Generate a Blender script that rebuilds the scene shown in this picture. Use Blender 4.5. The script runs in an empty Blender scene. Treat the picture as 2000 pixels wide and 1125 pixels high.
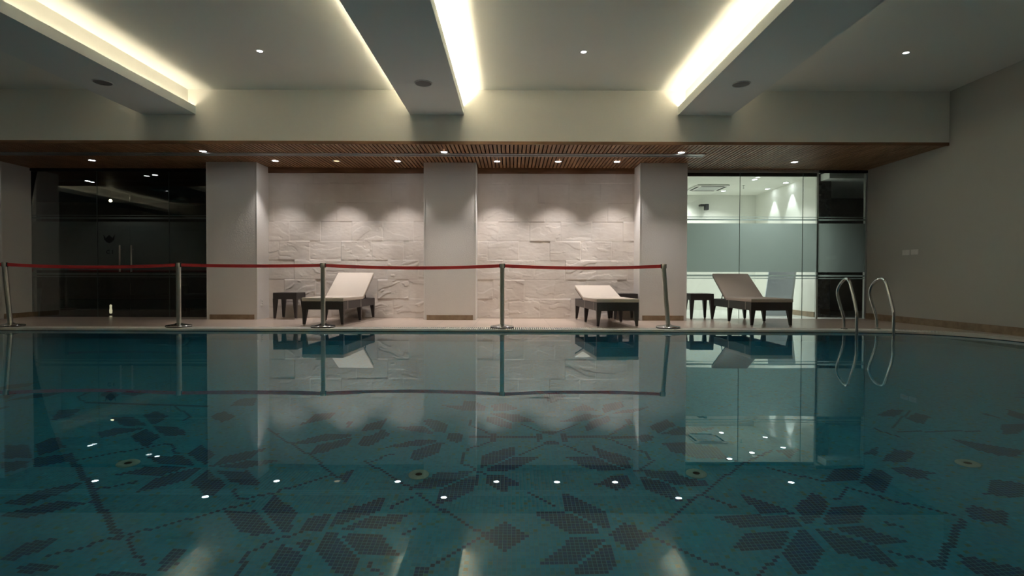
import bpy, bmesh, math, random
import numpy as np
from mathutils import Vector, Matrix, noise

random.seed(7); np.random.seed(7)
PI = math.pi
scene = bpy.context.scene
col = scene.collection

# ------------------------------------------------------------------ camera
FPX = 1060.0
cam_d = bpy.data.cameras.new('camera'); cam = bpy.data.objects.new('camera', cam_d); col.objects.link(cam)
cam_d.sensor_width = 36.0; cam_d.lens = FPX / 2000.0 * 36.0; cam_d.clip_start = 0.05; cam_d.clip_end = 100
_th, _ro = math.radians(0.89), math.radians(0.15)
_f = Vector((0, math.cos(_th), -math.sin(_th))); _u0 = Vector((0, math.sin(_th), math.cos(_th))); _r0 = Vector((1, 0, 0))
_r = math.cos(_ro) * _r0 + math.sin(_ro) * _u0; _u = math.cos(_ro) * _u0 - math.sin(_ro) * _r0
_m = Matrix.Identity(4)
for i in range(3):
    _m[i][0] = _r[i]; _m[i][1] = _u[i]; _m[i][2] = -_f[i]; _m[i][3] = (0, 0, 0.76)[i]
cam.matrix_world = _m
scene.camera = cam

# ------------------------------------------------------------------ world, exposure
world = bpy.data.worlds.new('night'); scene.world = world; world.use_nodes = True
world.node_tree.nodes['Background'].inputs[0].default_value = (0.004, 0.005, 0.006, 1)
world.node_tree.nodes['Background'].inputs[1].default_value = 1.0
scene.view_settings.view_transform = 'Standard'; scene.view_settings.look = 'None'
scene.view_settings.gamma = 1.0; scene.view_settings.use_curve_mapping = False
scene.view_settings.exposure = 0.0
scene.cycles.max_bounces = 14; scene.cycles.diffuse_bounces = 6; scene.cycles.glossy_bounces = 6
scene.cycles.transmission_bounces = 12; scene.cycles.transparent_max_bounces = 16
scene.cycles.sample_clamp_indirect = 20.0
scene.cycles.use_denoising = True

# light levels (watts / emission strengths), all of real lamps of the hall
COVE = 184.0             # warm strips hidden in the beam troughs
SPOT_FRONT = 46.0      # spots in front of the pillars
SPOT_BACK = 106.0       # spots along the stone wall
SPOT_CEIL = 3.0       # recessed lights over the pool
SPOT_GYM = 71.0        # bright room behind the right-hand glass
SPOT_LOUNGE = 5.0      # dark room behind the left-hand glass
WARM = (1.0, 0.84, 0.60)
COOL = (1.0, 0.93, 0.90)

# outlines of the dark mosaic motifs on the pool floor, in tiles from the hall origin
POLYS = [[-8.8,153.9,-9.2,161.0,-3.6,166.3,0.7,168.5,0.7,162.1,-3.0,158.7,-7.2,154.9],[-7.1,152.2,-5.9,154.9,-2.1,158.7,0.5,161.1,8.6,161.1,4.8,157.3,0.5,152.7,-7.0,151.9],[-27.0,141.4,-21.0,150.5,-10.8,152.1,-11.9,149.9,-18.0,143.0],[-18.6,134.8,-19.0,141.8,-14.5,147.4,-9.4,149.6,-9.3,145.1,-10.4,141.3,-16.3,135.6],[-7.1,149.6,-1.8,149.7,2.6,144.3,-1.2,144.1,-1.4,140.8,-2.7,140.7,-6.9,145.2],[25.4,168.7,28.9,164.8,34.6,159.9,34.3,152.8,32.0,153.4,25.6,160.8],[16.1,160.8,24.4,160.6,29.5,155.8,32.8,151.5,24.5,151.6,19.7,156.1],[21.8,144.2,25.9,147.2,27.0,149.2,31.9,149.0,31.7,144.5,27.0,140.2,26.0,143.3],[36.4,151.6,45.2,151.3,46.9,146.8,52.7,143.9,51.2,142.1,44.4,142.6,41.3,145.6,37.1,147.9],[34.5,148.9,40.9,145.6,42.9,141.5,43.1,136.4,43.3,134.3,40.1,135.9,34.7,141.3],[-15.1,164.4,-13.7,164.5,-13.7,157.0,-15.0,157.0],[39.9,163.7,40.8,163.7,41.2,157.6,40.2,157.6],[9.9,180.6,15.3,180.5,15.2,179.2,13.7,178.6,12.6,177.6,11.7,178.6,9.8,179.3],[10.1,171.2,11.9,173.1,13.7,172.8,15.5,171.3,15.4,170.0,10.0,170.1],[8.3,179.3,9.8,179.3,9.4,171.9,8.3,172.5],[16.5,178.6,17.8,178.5,17.8,171.8,16.5,172.1],[-7.3,178.9,-5.5,179.0,-5.4,172.5,-7.1,172.4],[-21.5,178.2,-19.2,179.6,-15.8,177.7,-15.6,172.8,-17.3,171.0,-20.3,172.7],[40.9,175.9,42.8,177.7,45.8,176.2,45.2,171.9,41.3,171.2],[13.1,139.6,14.2,139.9,22.1,131.9,22.8,131.6,22.5,125.1,20.8,125.7,17.4,128.7,13.5,132.5],[5.1,132.3,12.7,132.2,17.9,127.8,20.7,123.0,13.2,123.1,10.7,125.4,7.5,128.9],[5.0,113.0,10.1,117.6,13.1,121.6,20.6,121.4,20.5,120.1,16.3,116.0,13.7,112.9],[13.2,112.5,16.1,114.6,21.4,119.5,22.5,119.5,22.5,112.8,19.3,109.5,13.2,109.7],[21.7,122.4,26.2,127.1,29.0,125.4,30.9,121.9,27.2,117.5,25.4,116.9,24.1,119.7],[-6.7,122.7,-1.7,128.0,3.9,122.5,-1.5,117.2],[-27.7,208.0,-19.4,207.6,-18.6,214.0,-14.3,213.6,-9.8,206.8,-9.6,202.4,-18.2,201.8],[-7.8,209.1,-2.3,211.5,2.2,204.7,-0.8,202.5,-7.2,202.5],[-9.2,195.3,-6.0,195.4,0.5,188.1,0.5,182.5,-5.1,186.3,-9.0,190.6],[-8.1,198.7,1.8,198.4,8.4,190.4,0.5,189.9],[17.2,190.3,26.1,197.8,33.8,197.0,25.1,190.2],[24.6,184.4,27.6,190.5,34.9,196.0,34.9,190.2,25.6,180.6],[22.0,202.5,27.7,210.1,32.0,202.2],[34.8,208.8,43.6,213.3,43.2,206.2,34.1,199.0],[36.2,197.9,41.3,201.9,52.3,205.8,45.5,199.6],[12.3,222.8,18.7,228.3,22.5,220.9,15.2,211.5],[-39.5,184.1,-30.2,185.0,-24.9,177.6,-35.5,181.0],[-30.8,190.8,-28.9,192.8,-21.7,185.9,-21.5,179.3,-25.2,179.9,-29.8,186.4],[-39.3,166.3,-30.1,173.6,-23.0,172.4,-28.5,168.0],[-30.3,159.6,-29.7,165.3,-23.4,171.0,-21.4,171.1,-22.3,163.0,-27.9,157.9],[47.4,185.2,55.0,191.2,56.2,184.7,47.6,177.7],[48.6,176.9,54.8,182.2,59.5,183.6,69.0,181.2,57.0,175.9],[-15.5,192.3,-13.9,192.4,-13.7,186.1,-15.3,186.1],[40.2,191.9,41.8,191.8,41.4,185.5,39.9,185.6],[47.3,170.2,55.1,169.7,63.1,165.6,62.5,157.3,55.4,157.8,48.1,163.4],[78.9,162.3,86.5,161.6,80.4,155.8],[-127.9,187.0,-126.8,192.4,-118.8,187.3,-117.8,177.9],[-136.8,183.9,-129.6,185.1,-120.0,177.6,-125.3,175.5,-130.4,178.6],[-130.0,169.1,-127.4,173.7,-118.6,174.8,-120.7,171.0,-125.2,165.1],[-116.9,176.5,-109.9,176.9,-104.2,173.1,-102.8,169.9,-108.4,168.6],[-117.7,166.7,-118.2,174.2,-108.9,167.9,-108.2,159.4],[-103.4,152.9,-101.3,154.2,-94.0,154.7,-88.0,149.5,-96.9,148.8],[-93.7,156.3,-93.7,163.0,-85.8,156.7,-85.4,150.1],[-83.6,148.6,-83.2,155.5,-74.3,163.2,-74.7,156.5,-76.8,153.7],[-82.2,149.0,-77.5,153.3,-66.1,155.4,-69.9,151.6,-73.7,149.1],[-80.3,146.7,-72.6,147.6,-65.6,141.2,-66.9,139.9,-72.7,140.8],[-103.9,141.4,-99.1,147.1,-88.2,148.5,-92.6,142.0],[-93.1,132.7,-93.4,141.5,-87.3,147.7,-85.2,147.5,-85.4,140.5,-88.5,136.8],[-83.2,139.9,-82.8,146.8,-74.3,140.2,-73.9,133.5,-76.3,133.9],[-105.4,188.8,-104.0,195.0,-97.1,189.8,-97.7,182.2],[-139.2,158.2,-138.3,164.7,-129.4,156.5,-131.1,150.1],[-131.3,148.0,-125.7,152.0,-120.7,147.5,-125.9,142.8],[-136.6,144.2,-131.2,146.5,-128.3,142.4,-130.1,138.5],[-146.8,155.9,-140.0,156.9,-132.4,148.4,-138.1,147.0],[-117.1,123.5,-115.0,130.7,-108.4,136.5,-108.3,130.9,-111.4,124.7],[-113.8,120.0,-111.6,121.9,-106.9,127.1,-98.6,127.6,-103.3,123.2,-107.7,118.7,-113.0,119.1],[-100.4,105.7,-99.6,111.4,-95.2,113.4,-95.5,108.4,-97.7,104.7],[-95.8,103.2,-93.1,105.0,-87.3,105.0,-87.7,104.0,-92.6,101.9],[-79.8,103.9,-75.5,105.3,-71.2,105.1,-69.9,103.1,-78.9,101.9],[-70.4,106.0,-70.7,113.5,-68.5,113.0,-67.4,108.7,-68.8,105.4],[-55.2,106.4,-55.8,114.3,-54.8,113.9,-54.1,106.5],[-68.2,127.7,-61.1,128.6,-52.1,119.9,-57.4,119.3,-60.4,120.0],[-59.9,129.0,-60.0,136.5,-51.3,128.6,-50.0,121.2,-52.1,121.5],[-47.7,121.4,-47.7,126.5,-43.6,130.0,-42.9,121.8],[-41.8,123.6,-41.9,130.1,-37.2,133.7,-32.7,138.2,-31.9,131.5,-34.8,129.1],[-38.7,123.3,-34.1,128.9,-24.4,130.4,-26.9,126.9,-30.4,123.9],[-38.4,121.4,-29.6,122.0,-24.1,115.1,-31.9,114.6],[-41.5,114.8,-41.5,121.7,-38.9,121.9,-32.2,114.6,-32.0,107.5,-35.5,109.4],[-48.1,118.1,-43.6,119.1,-43.6,114.1],[-49.8,110.3,-49.5,117.0,-43.8,113.6,-43.5,107.4,-46.7,107.3],[-47.8,146.2,-43.9,152.2,-43.8,144.1],[-18.6,111.2,-17.0,110.3,-18.2,109.0,-19.9,109.9],[-68.5,166.4,-61.3,175.7,-51.9,176.4,-52.1,173.9,-63.0,167.5],[-60.5,159.5,-60.0,166.6,-51.1,173.7,-51.5,167.3,-56.3,161.4],[-50.1,178.5,-49.5,185.5,-44.1,192.0,-43.5,181.7],[-47.9,167.6,-48.5,174.8,-45.4,175.6,-43.5,181.7,-39.5,177.3,-42.0,171.5,-44.0,166.8],[-71.8,183.0,-70.6,194.9,-64.4,197.1,-64.3,190.5],[-56.1,181.5,-56.8,188.0,-55.3,188.1,-54.9,182.3],[58.0,137.0,62.0,133.4,66.3,128.9,66.6,127.3,58.9,128.1],[47.6,128.5,66.1,127.0,66.0,122.2,52.4,122.8],[68.2,130.0,76.2,136.5,77.2,131.7,73.9,126.8,66.9,122.1],[70.4,122.3,76.7,129.0,84.6,128.7,81.2,124.6,78.5,121.9],[47.9,116.0,53.2,121.3,62.6,120.9,57.7,115.1,50.2,115.1],[57.3,114.6,65.1,121.2,66.1,119.9,66.1,113.1,58.8,107.1,57.3,107.0],[72.5,120.9,78.4,120.7,84.5,114.1,77.6,114.1,74.4,118.1],[67.8,120.9,71.2,119.8,76.6,113.6,76.5,106.5,73.2,109.4,67.5,113.0],[81.4,141.1,88.6,148.1,96.7,148.1,89.9,140.5],[90.3,140.0,99.4,147.3,99.8,140.9,91.8,133.2],[102.3,147.4,108.2,146.7,111.8,142.5,108.1,141.2,108.0,138.6,103.9,141.7],[103.3,151.2,112.3,158.7,116.7,155.9,109.1,149.5],[101.8,156.6,109.3,161.4,105.1,155.1],[105.9,125.2,108.0,125.6,112.6,121.6,107.5,116.8,102.5,121.1],[90.1,109.5,98.3,103.2,95.4,100.2,88.5,103.1],[134.5,165.2,145.6,153.5,140.4,149.7,136.1,151.3,133.6,156.7],[122.6,137.5,127.6,134.3,121.0,127.4,114.0,130.2],[127.5,189.3,137.1,195.6,142.1,195.1,132.7,187.1],[134.9,185.1,143.0,191.3,144.0,185.9,135.6,178.6],[-152.2,178.7,-158.8,189.4,-153.0,192.4,-149.0,182.1],[-161.4,211.9,-162.3,217.7,-154.3,212.7,-150.2,202.4],[-155.3,214.1,-154.9,218.6,-145.4,215.2,-147.3,210.7],[-105.4,201.4,-105.7,211.2,-100.2,213.1,-96.5,202.3]]
LINES = [(2,[-13.9,175.5,8.1,175.8]),(2,[18.0,175.6,41.6,174.6]),(1,[9.1,169.4,2.7,162.7]),(1,[16.9,169.0,22.3,162.9]),(1,[9.9,180.6,3.1,187.5]),(1,[15.8,180.5,22.6,187.3]),(1,[-6.8,172.4,-14.0,165.5]),(1,[30.2,175.1,36.2,167.2,39.8,163.2]),(1,[30.8,175.7,39.7,186.0]),(1,[-14.9,187.2,-7.3,178.6]),(1,[-14.6,156.8,-7.3,150.3]),(1,[41.0,157.6,34.4,151.0]),(1.3,[-24.0,139.0,-7.0,123.2]),(1.2,[-7.0,122.7,-19.9,109.9]),(1.3,[31.1,122.2,36.2,126.6]),(1.2,[31.8,121.6,34.0,118.9]),(1.3,[31.6,122.2,43.1,133.7,48.6,137.8,63.0,151.7]),(1.2,[31.5,121.4,36.7,116.4,45.2,108.4]),(1.2,[48.5,137.4,54.9,131.0]),(1,[4.8,140.0,10.4,134.8]),(1,[-25.7,137.2,-30.0,132.9]),(1.3,[-24.9,139.2,-12.0,127.6]),(1,[55.1,162.8,64.9,155.3]),(1,[77.6,161.4,63.0,151.7]),(1,[71.7,150.8,81.4,141.1]),(2.6,[-124.5,151.1,-83.4,114.3]),(1.2,[-92.8,107.4,-69.7,127.2,-63.9,132.6]),(1.2,[-82.0,115.1,-73.1,107.4]),(1.2,[-103.3,132.8,-96.1,138.6]),(1.2,[-120.0,148.1,-103.9,162.9,-96.1,156.0]),(1.3,[-66.6,133.3,-60.0,137.3,-48.4,147.9,-60.6,160.0,-80.8,178.5]),(1,[-40.5,156.6,-35.7,161.9]),(1.3,[-42.2,156.5,-26.3,142.2]),(1.2,[-54.9,114.7,-48.5,120.8]),(1.2,[-30.0,112.4,-26.0,108.4]),(1.2,[-24.6,122.3,-22.3,124.6]),(1.2,[-71.0,137.5,-66.1,133.0]),(1.5,[-19.6,110.0,-17.2,110.1]),(2.6,[100.0,119.6,84.0,105.2]),(1.2,[85.1,137.0,100.8,122.6]),(1.2,[79.5,132.1,85.1,137.0]),(1.2,[78.9,111.5,83.5,107.6]),(1.2,[83.7,106.6,84.4,105.0]),(1.2,[84.3,121.7,86.3,119.4]),(1.2,[49.4,107.8,55.2,112.4]),(1,[118.2,176.0,120.3,168.9]),(1.4,[123.0,172.7,147.7,170.6]),(1,[124.1,176.9,142.8,193.1]),(1.6,[-157.6,199.0,-112.6,199.9]),(1,[-167.8,214.7,-166.1,207.2,-160.0,201.3]),(1,[-124.2,199.3,-111.3,187.7,-112.0,183.7])]

# ------------------------------------------------------------------ helpers
class MB:
    """collects shapes for ONE mesh object"""
    def __init__(self): self.bm = bmesh.new()
    def box(self, x0, x1, y0, y1, z0, z1, bev=0.0, rot=None, seg=2):
        vs = [self.bm.verts.new(p) for p in ((x0,y0,z0),(x1,y0,z0),(x1,y1,z0),(x0,y1,z0),(x0,y0,z1),(x1,y0,z1),(x1,y1,z1),(x0,y1,z1))]
        fs = [self.bm.faces.new([vs[i] for i in q]) for q in ((3,2,1,0),(4,5,6,7),(0,1,5,4),(1,2,6,5),(2,3,7,6),(3,0,4,7))]
        if bev > 0:
            es = list({e for f in fs for e in f.edges})
            r = bmesh.ops.bevel(self.bm, geom=es, offset=bev, segments=seg, profile=0.5, affect='EDGES')
            vs = list({v for f in r['faces'] for v in f.verts} | {v for v in vs if v.is_valid})
        if rot is not None: bmesh.ops.transform(self.bm, matrix=rot, verts=vs)
        return self
    def prism(self, poly, axis, a, b):
        def P(u, v, w): return {'x': (w, u, v), 'y': (u, w, v), 'z': (u, v, w)}[axis]
        A = [self.bm.verts.new(P(u, v, a)) for u, v in poly]; B = [self.bm.verts.new(P(u, v, b)) for u, v in poly]
        n = len(poly)
        self.bm.faces.new(A[::-1]); self.bm.faces.new(B)
        for i in range(n): self.bm.faces.new((A[i], A[(i+1) % n], B[(i+1) % n], B[i]))
        return self
    def taper(self, cx, cy, z0, z1, a0, b0, a1, b1, dx=0, dy=0):
        """tapered square bar from (half sizes a0,b0 at z0, offset dx,dy) to (a1,b1 at z1)"""
        q = ((-1,-1),(1,-1),(1,1),(-1,1))
        A = [self.bm.verts.new((cx+dx+s*a0, cy+dy+t*b0, z0)) for s, t in q]; B = [self.bm.verts.new((cx+s*a1, cy+t*b1, z1)) for s, t in q]
        self.bm.faces.new(A[::-1]); self.bm.faces.new(B)
        for i in range(4): self.bm.faces.new((A[i], A[(i+1) % 4], B[(i+1) % 4], B[i]))
        return self
    def lathe(self, prof, n=32, cx=0, cy=0, cz=0, mat=None, closed=True):
        rings = []
        for r, z in prof:
            if r < 1e-6: rings.append([self.bm.verts.new((cx, cy, cz+z))])
            else: rings.append([self.bm.verts.new((cx+r*math.cos(2*PI*k/n), cy+r*math.sin(2*PI*k/n), cz+z)) for k in range(n)])
        for A, B in zip(rings, rings[1:]):
            for k in range(n):
                k2 = (k+1) % n
                if len(A) == 1 and len(B) == 1: continue
                if len(A) == 1: self.bm.faces.new((A[0], B[k2], B[k]))
                elif len(B) == 1: self.bm.faces.new((A[k], A[k2], B[0]))
                else: self.bm.faces.new((A[k], A[k2], B[k2], B[k]))
        if mat is not None:
            bmesh.ops.transform(self.bm, matrix=mat, verts=[v for R in rings for v in R])
        return self
    def tube(self, pts, r, n=12, cap=True):
        pts = [Vector(p) for p in pts]; rings = []; nrm = None
        for i, p in enumerate(pts):
            t = (pts[min(i+1, len(pts)-1)] - pts[max(i-1, 0)]).normalized()
            if nrm is None:
                nrm = t.orthogonal().normalized()
            else:
                nrm = (nrm - t * nrm.dot(t)).normalized()
            b = t.cross(nrm); rr = r[i] if isinstance(r, (list, tuple)) else r
            rings.append([self.bm.verts.new(p + rr*(math.cos(2*PI*k/n)*nrm + math.sin(2*PI*k/n)*b)) for k in range(n)])
        for A, B in zip(rings, rings[1:]):
            for k in range(n): self.bm.faces.new((A[k], A[(k+1) % n], B[(k+1) % n], B[k]))
        if cap: self.bm.faces.new(rings[0][::-1]); self.bm.faces.new(rings[-1])
        return self
    def strip(self, P, Q):
        """quads between two rows of points"""
        A = [self.bm.verts.new(p) for p in P]; B = [self.bm.verts.new(p) for p in Q]
        for i in range(len(A)-1): self.bm.faces.new((A[i], A[i+1], B[i+1], B[i]))
        return self
    def quad(self, *pts):
        self.bm.faces.new([self.bm.verts.new(p) for p in pts]); return self
    def build(self, name, mat, parent=None, smooth=False, angle=40, loc=None, fix=True):
        me = bpy.data.meshes.new(name)
        if fix: bmesh.ops.recalc_face_normals(self.bm, faces=self.bm.faces[:])
        self.bm.to_mesh(me); self.bm.free()
        if smooth:
            for p in me.polygons: p.use_smooth = True
            try: me.set_sharp_from_angle(angle=math.radians(angle))
            except Exception: pass
        me.materials.append(mat)
        o = bpy.data.objects.new(name, me); col.objects.link(o)
        if parent is not None: o.parent = parent
        if loc is not None: o.location = loc
        return o

def thing(name, label, cat, loc=(0,0,0), rz=0.0, group=None):
    o = bpy.data.objects.new(name, None); o.empty_display_size = 0.2; col.objects.link(o)
    o.location = loc; o.rotation_euler = (0, 0, rz)
    return tag(o, label, cat, group)
def tag(o, label=None, cat=None, group=None, kind=None):
    if label: o['label'] = label
    if cat: o['category'] = cat
    if group: o['group'] = group
    if kind: o['kind'] = kind
    return o
def struct(o, label=None, cat=None):
    o['kind'] = 'structure'
    if label: o['label'] = label
    if cat: o['category'] = cat
    return o
def copy_tree(o, parent=None):
    c = o.copy(); col.objects.link(c)
    if parent is not None: c.parent = parent
    for ch in list(o.children): copy_tree(ch, c)
    return c

# ------------------------------------------------------------------ materials
def mat(name, base=(0.8,0.8,0.8), rough=0.6, metal=0.0, spec=0.5, coat=0.0):
    m = bpy.data.materials.new(name); m.use_nodes = True
    b = m.node_tree.nodes['Principled BSDF']
    b.inputs['Base Color'].default_value = (*base, 1); b.inputs['Roughness'].default_value = rough
    b.inputs['Metallic'].default_value = metal; b.inputs['Specular IOR Level'].default_value = spec
    b.inputs['Coat Weight'].default_value = coat
    return m
def nt(m): return m.node_tree.nodes, m.node_tree.links, m.node_tree.nodes['Principled BSDF']
def coords(m, scale=(1,1,1)):
    N, L, b = nt(m)
    t = N.new('ShaderNodeTexCoord'); mp = N.new('ShaderNodeMapping'); mp.inputs['Scale'].default_value = scale
    L.new(t.outputs['Object'], mp.inputs['Vector']); return mp.outputs[0]
def noise_col(m, c0, c1, scale=6, mapscale=(1,1,1), detail=6, lo=0.35, hi=0.65):
    N, L, b = nt(m)
    n = N.new('ShaderNodeTexNoise'); n.inputs['Scale'].default_value = scale; n.inputs['Detail'].default_value = detail
    L.new(coords(m, mapscale), n.inputs['Vector'])
    r = N.new('ShaderNodeValToRGB'); r.color_ramp.elements[0].position = lo; r.color_ramp.elements[1].position = hi
    r.color_ramp.elements[0].color = (*c0, 1); r.color_ramp.elements[1].color = (*c1, 1)
    L.new(n.outputs['Fac'], r.inputs[0]); L.new(r.outputs[0], b.inputs['Base Color']); return m
def bump(m, scale=60, strength=0.2, dist=0.002, mapscale=(1,1,1), detail=4):
    N, L, b = nt(m)
    n = N.new('ShaderNodeTexNoise'); n.inputs['Scale'].default_value = scale; n.inputs['Detail'].default_value = detail
    L.new(coords(m, mapscale), n.inputs['Vector'])
    bp = N.new('ShaderNodeBump'); bp.inputs['Strength'].default_value = strength; bp.inputs['Distance'].default_value = dist
    L.new(n.outputs['Fac'], bp.inputs['Height']); L.new(bp.outputs[0], b.inputs['Normal']); return m
def emit(name, c, s):
    m = bpy.data.materials.new(name); m.use_nodes = True
    b = m.node_tree.nodes['Principled BSDF']; b.inputs['Base Color'].default_value = (0.6,0.6,0.6,1)
    b.inputs['Emission Color'].default_value = (*c, 1); b.inputs['Emission Strength'].default_value = s
    return m

M = {}
M['plaster'] = bump(mat('painted_plaster', (0.83,0.82,0.78), 0.7), 90, 0.08, 0.001)
M['plaster_shaded'] = bump(mat('shaded_wall_plaster', (0.50,0.505,0.47), 0.7), 90, 0.08, 0.001)  # plaster copy with the right wall's dimness put into its colour
M['ceiling'] = bump(mat('ceiling_paint', (0.84,0.86,0.82), 0.75), 60, 0.06, 0.001)
M['beam'] = mat('beam_paint', (0.78,0.83,0.82), 0.7)
M['textured'] = bump(mat('textured_pillar_paint', (0.78,0.76,0.73), 0.75), 50, 0.4, 0.007, detail=6)
M['stone'] = bump(noise_col(mat('split_face_stone', (0.7,0.65,0.6), 0.85), (0.68,0.615,0.555), (0.78,0.725,0.67), 2.2), 30, 0.35, 0.003, (0.45,1,2.6), 8)
M['skirting'] = noise_col(mat('skirting_tile', (0.28,0.2,0.12), 0.35), (0.23,0.165,0.10), (0.34,0.25,0.16), 9)
M['deck'] = mat('deck_tile', (0.55,0.47,0.39), 0.28)
M['grate'] = mat('white_plastic_grate', (0.86,0.84,0.79), 0.45)
M['dark_gap'] = mat('dark_gap', (0.02,0.022,0.025), 0.8)
M['wood'] = noise_col(mat('slat_wood', (0.3,0.16,0.08), 0.5), (0.20,0.105,0.05), (0.36,0.20,0.105), 4, (6,0.6,6))
M['wood_dark'] = noise_col(mat('trim_wood', (0.2,0.1,0.05), 0.5), (0.17,0.085,0.04), (0.27,0.14,0.07), 4, (0.6,6,6))
M['soffit_back'] = mat('soffit_backing', (0.03,0.025,0.022), 0.9)
M['alu'] = mat('brushed_aluminium', (0.55,0.57,0.57), 0.35, 0.6)
M['steel'] = mat('stainless_steel', (0.62,0.63,0.62), 0.16, 1.0)
M['steel_dull'] = bump(mat('satin_steel', (0.58,0.58,0.54), 0.36, 0.85), 200, 0.05, 0.0005, (1,1,0.02))
M['black_plastic'] = mat('black_plastic', (0.018,0.018,0.02), 0.35)
M['belt'] = bump(mat('red_webbing', (0.85,0.065,0.07), 0.7), 900, 0.3, 0.0006)
M['rubber'] = mat('black_rubber', (0.02,0.02,0.02), 0.7)
M['fabric'] = bump(mat('sand_canvas', (0.60,0.53,0.46), 0.85), 700, 0.25, 0.0006)
M['piping'] = mat('pale_tie_cord', (0.62,0.58,0.52), 0.8)
M['white_plastic'] = mat('white_plastic', (0.78,0.77,0.74), 0.4)
M['joint'] = mat('silicone_joint', (0.16,0.19,0.175), 0.5)
M['inlet'] = mat('grey_teal_inlet_plastic', (0.34,0.52,0.50), 0.5)  # one even grey-teal colour for the rings
M['speaker'] = mat('speaker_grille', (0.17,0.18,0.19), 0.6)
M['granite'] = noise_col(mat('dark_granite', (0.03,0.03,0.035), 0.25), (0.012,0.012,0.015), (0.08,0.08,0.09), 14, detail=9, lo=0.5, hi=0.8)
M['gym_wall'] = mat('gym_wall_paint', (0.82,0.83,0.77), 0.7)
M['gym_floor'] = mat('gym_floor_tile', (0.70,0.72,0.68), 0.3)
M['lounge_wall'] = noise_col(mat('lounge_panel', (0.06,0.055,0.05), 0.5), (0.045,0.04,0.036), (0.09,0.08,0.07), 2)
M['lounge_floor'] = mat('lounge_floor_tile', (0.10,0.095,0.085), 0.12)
M['grey_board'] = mat('grey_board', (0.62,0.67,0.74), 0.5)
M['dark_upholstery'] = mat('dark_upholstery', (0.035,0.035,0.04), 0.7)
M['desk_wood'] = mat('dark_desk_wood', (0.05,0.038,0.03), 0.35)
M['emblem'] = mat('emblem_film', (0.008,0.009,0.008), 0.5)
M['lens'] = emit('downlight_lens', (0.93,0.96,1.0), 30.0)
M['lens_warm'] = emit('tilted_downlight_lens', (1.0,0.72,0.38), 1.6)
M['cove'] = emit('cove_strip_light', WARM, COVE)
for nm_, f_ in (('cove_far',0.08),('cove_dim',0.035),('cove_left',0.15),('cove_mid',0.55),('cove_right',0.34)): M[nm_] = emit(nm_+'_strip_light', WARM, COVE*f_)
M['bin'] = mat('grey_bin_plastic', (0.16,0.19,0.19), 0.5)
M['lens_soft'] = emit('ceiling_downlight_lens', (0.95,0.96,1.0), 14.0)
M['lounge_cove'] = emit('lounge_lamp', (1.0,0.86,0.55), 5.0)
M['lantern'] = emit('lantern_glow', (1.0,0.9,0.6), 0.6)

def rattan():
    m = mat('woven_rattan', (0.04,0.034,0.033), 0.45)
    N, L, b = nt(m)
    v = coords(m, (1,1,1))
    w1 = N.new('ShaderNodeTexWave'); w1.wave_type = 'BANDS'; w1.bands_direction = 'Z'; w1.inputs['Scale'].default_value = 40
    w2 = N.new('ShaderNodeTexWave'); w2.wave_type = 'BANDS'; w2.bands_direction = 'DIAGONAL'; w2.inputs['Scale'].default_value = 25
    L.new(v, w1.inputs['Vector']); L.new(v, w2.inputs['Vector'])
    mx = N.new('ShaderNodeMath'); mx.operation = 'MULTIPLY'; L.new(w1.outputs['Fac'], mx.inputs[0]); L.new(w2.outputs['Fac'], mx.inputs[1])
    bp = N.new('ShaderNodeBump'); bp.inputs['Strength'].default_value = 0.5; bp.inputs['Distance'].default_value = 0.003
    L.new(mx.outputs[0], bp.inputs['Height']); L.new(bp.outputs[0], b.inputs['Normal'])
    return m
M['rattan'] = rattan()

def deck_tiles():
    m = M['deck']; N, L, b = nt(m)
    br = N.new('ShaderNodeTexBrick'); br.offset = 0.0; br.inputs['Scale'].default_value = 1.0
    br.inputs['Brick Width'].default_value = 0.6; br.inputs['Row Height'].default_value = 0.6; br.inputs['Mortar Size'].default_value = 0.004
    br.inputs['Color1'].default_value = (0.63,0.51,0.43,1); br.inputs['Color2'].default_value = (0.58,0.47,0.395,1); br.inputs['Mortar'].default_value = (0.40,0.34,0.28,1)
    L.new(coords(m), br.inputs['Vector']); L.new(br.outputs['Color'], b.inputs['Base Color'])
deck_tiles()

def glass(name, tint, refl=1.0):
    m = bpy.data.materials.new(name); m.use_nodes = True
    N, L = m.node_tree.nodes, m.node_tree.links
    N.remove(N['Principled BSDF']); out = N['Material Output']
    tr = N.new('ShaderNodeBsdfTransparent'); tr.inputs[0].default_value = (*tint, 1)
    gl = N.new('ShaderNodeBsdfGlossy'); gl.inputs['Roughness'].default_value = 0.0; gl.inputs['Color'].default_value = (refl, refl, refl, 1)
    fr = N.new('ShaderNodeFresnel'); fr.inputs['IOR'].default_value = 1.5
    mx = N.new('ShaderNodeMixShader'); L.new(fr.outputs[0], mx.inputs[0]); L.new(tr.outputs[0], mx.inputs[1]); L.new(gl.outputs[0], mx.inputs[2])
    L.new(mx.outputs[0], out.inputs['Surface']); return m
M['glass'] = glass('clear_glass', (0.93,0.955,0.94))

def film():
    m = bpy.data.materials.new('frosted_film'); m.use_nodes = True
    N, L = m.node_tree.nodes, m.node_tree.links
    N.remove(N['Principled BSDF']); out = N['Material Output']
    a = N.new('ShaderNodeBsdfTranslucent'); a.inputs[0].default_value = (0.27,0.32,0.31,1)
    d = N.new('ShaderNodeBsdfDiffuse'); d.inputs[0].default_value = (0.50,0.54,0.52,1)
    mx = N.new('ShaderNodeMixShader'); mx.inputs[0].default_value = 0.25
    L.new(a.outputs[0], mx.inputs[1]); L.new(d.outputs[0], mx.inputs[2]); L.new(mx.outputs[0], out.inputs['Surface']); return m
M['film'] = film()

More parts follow.
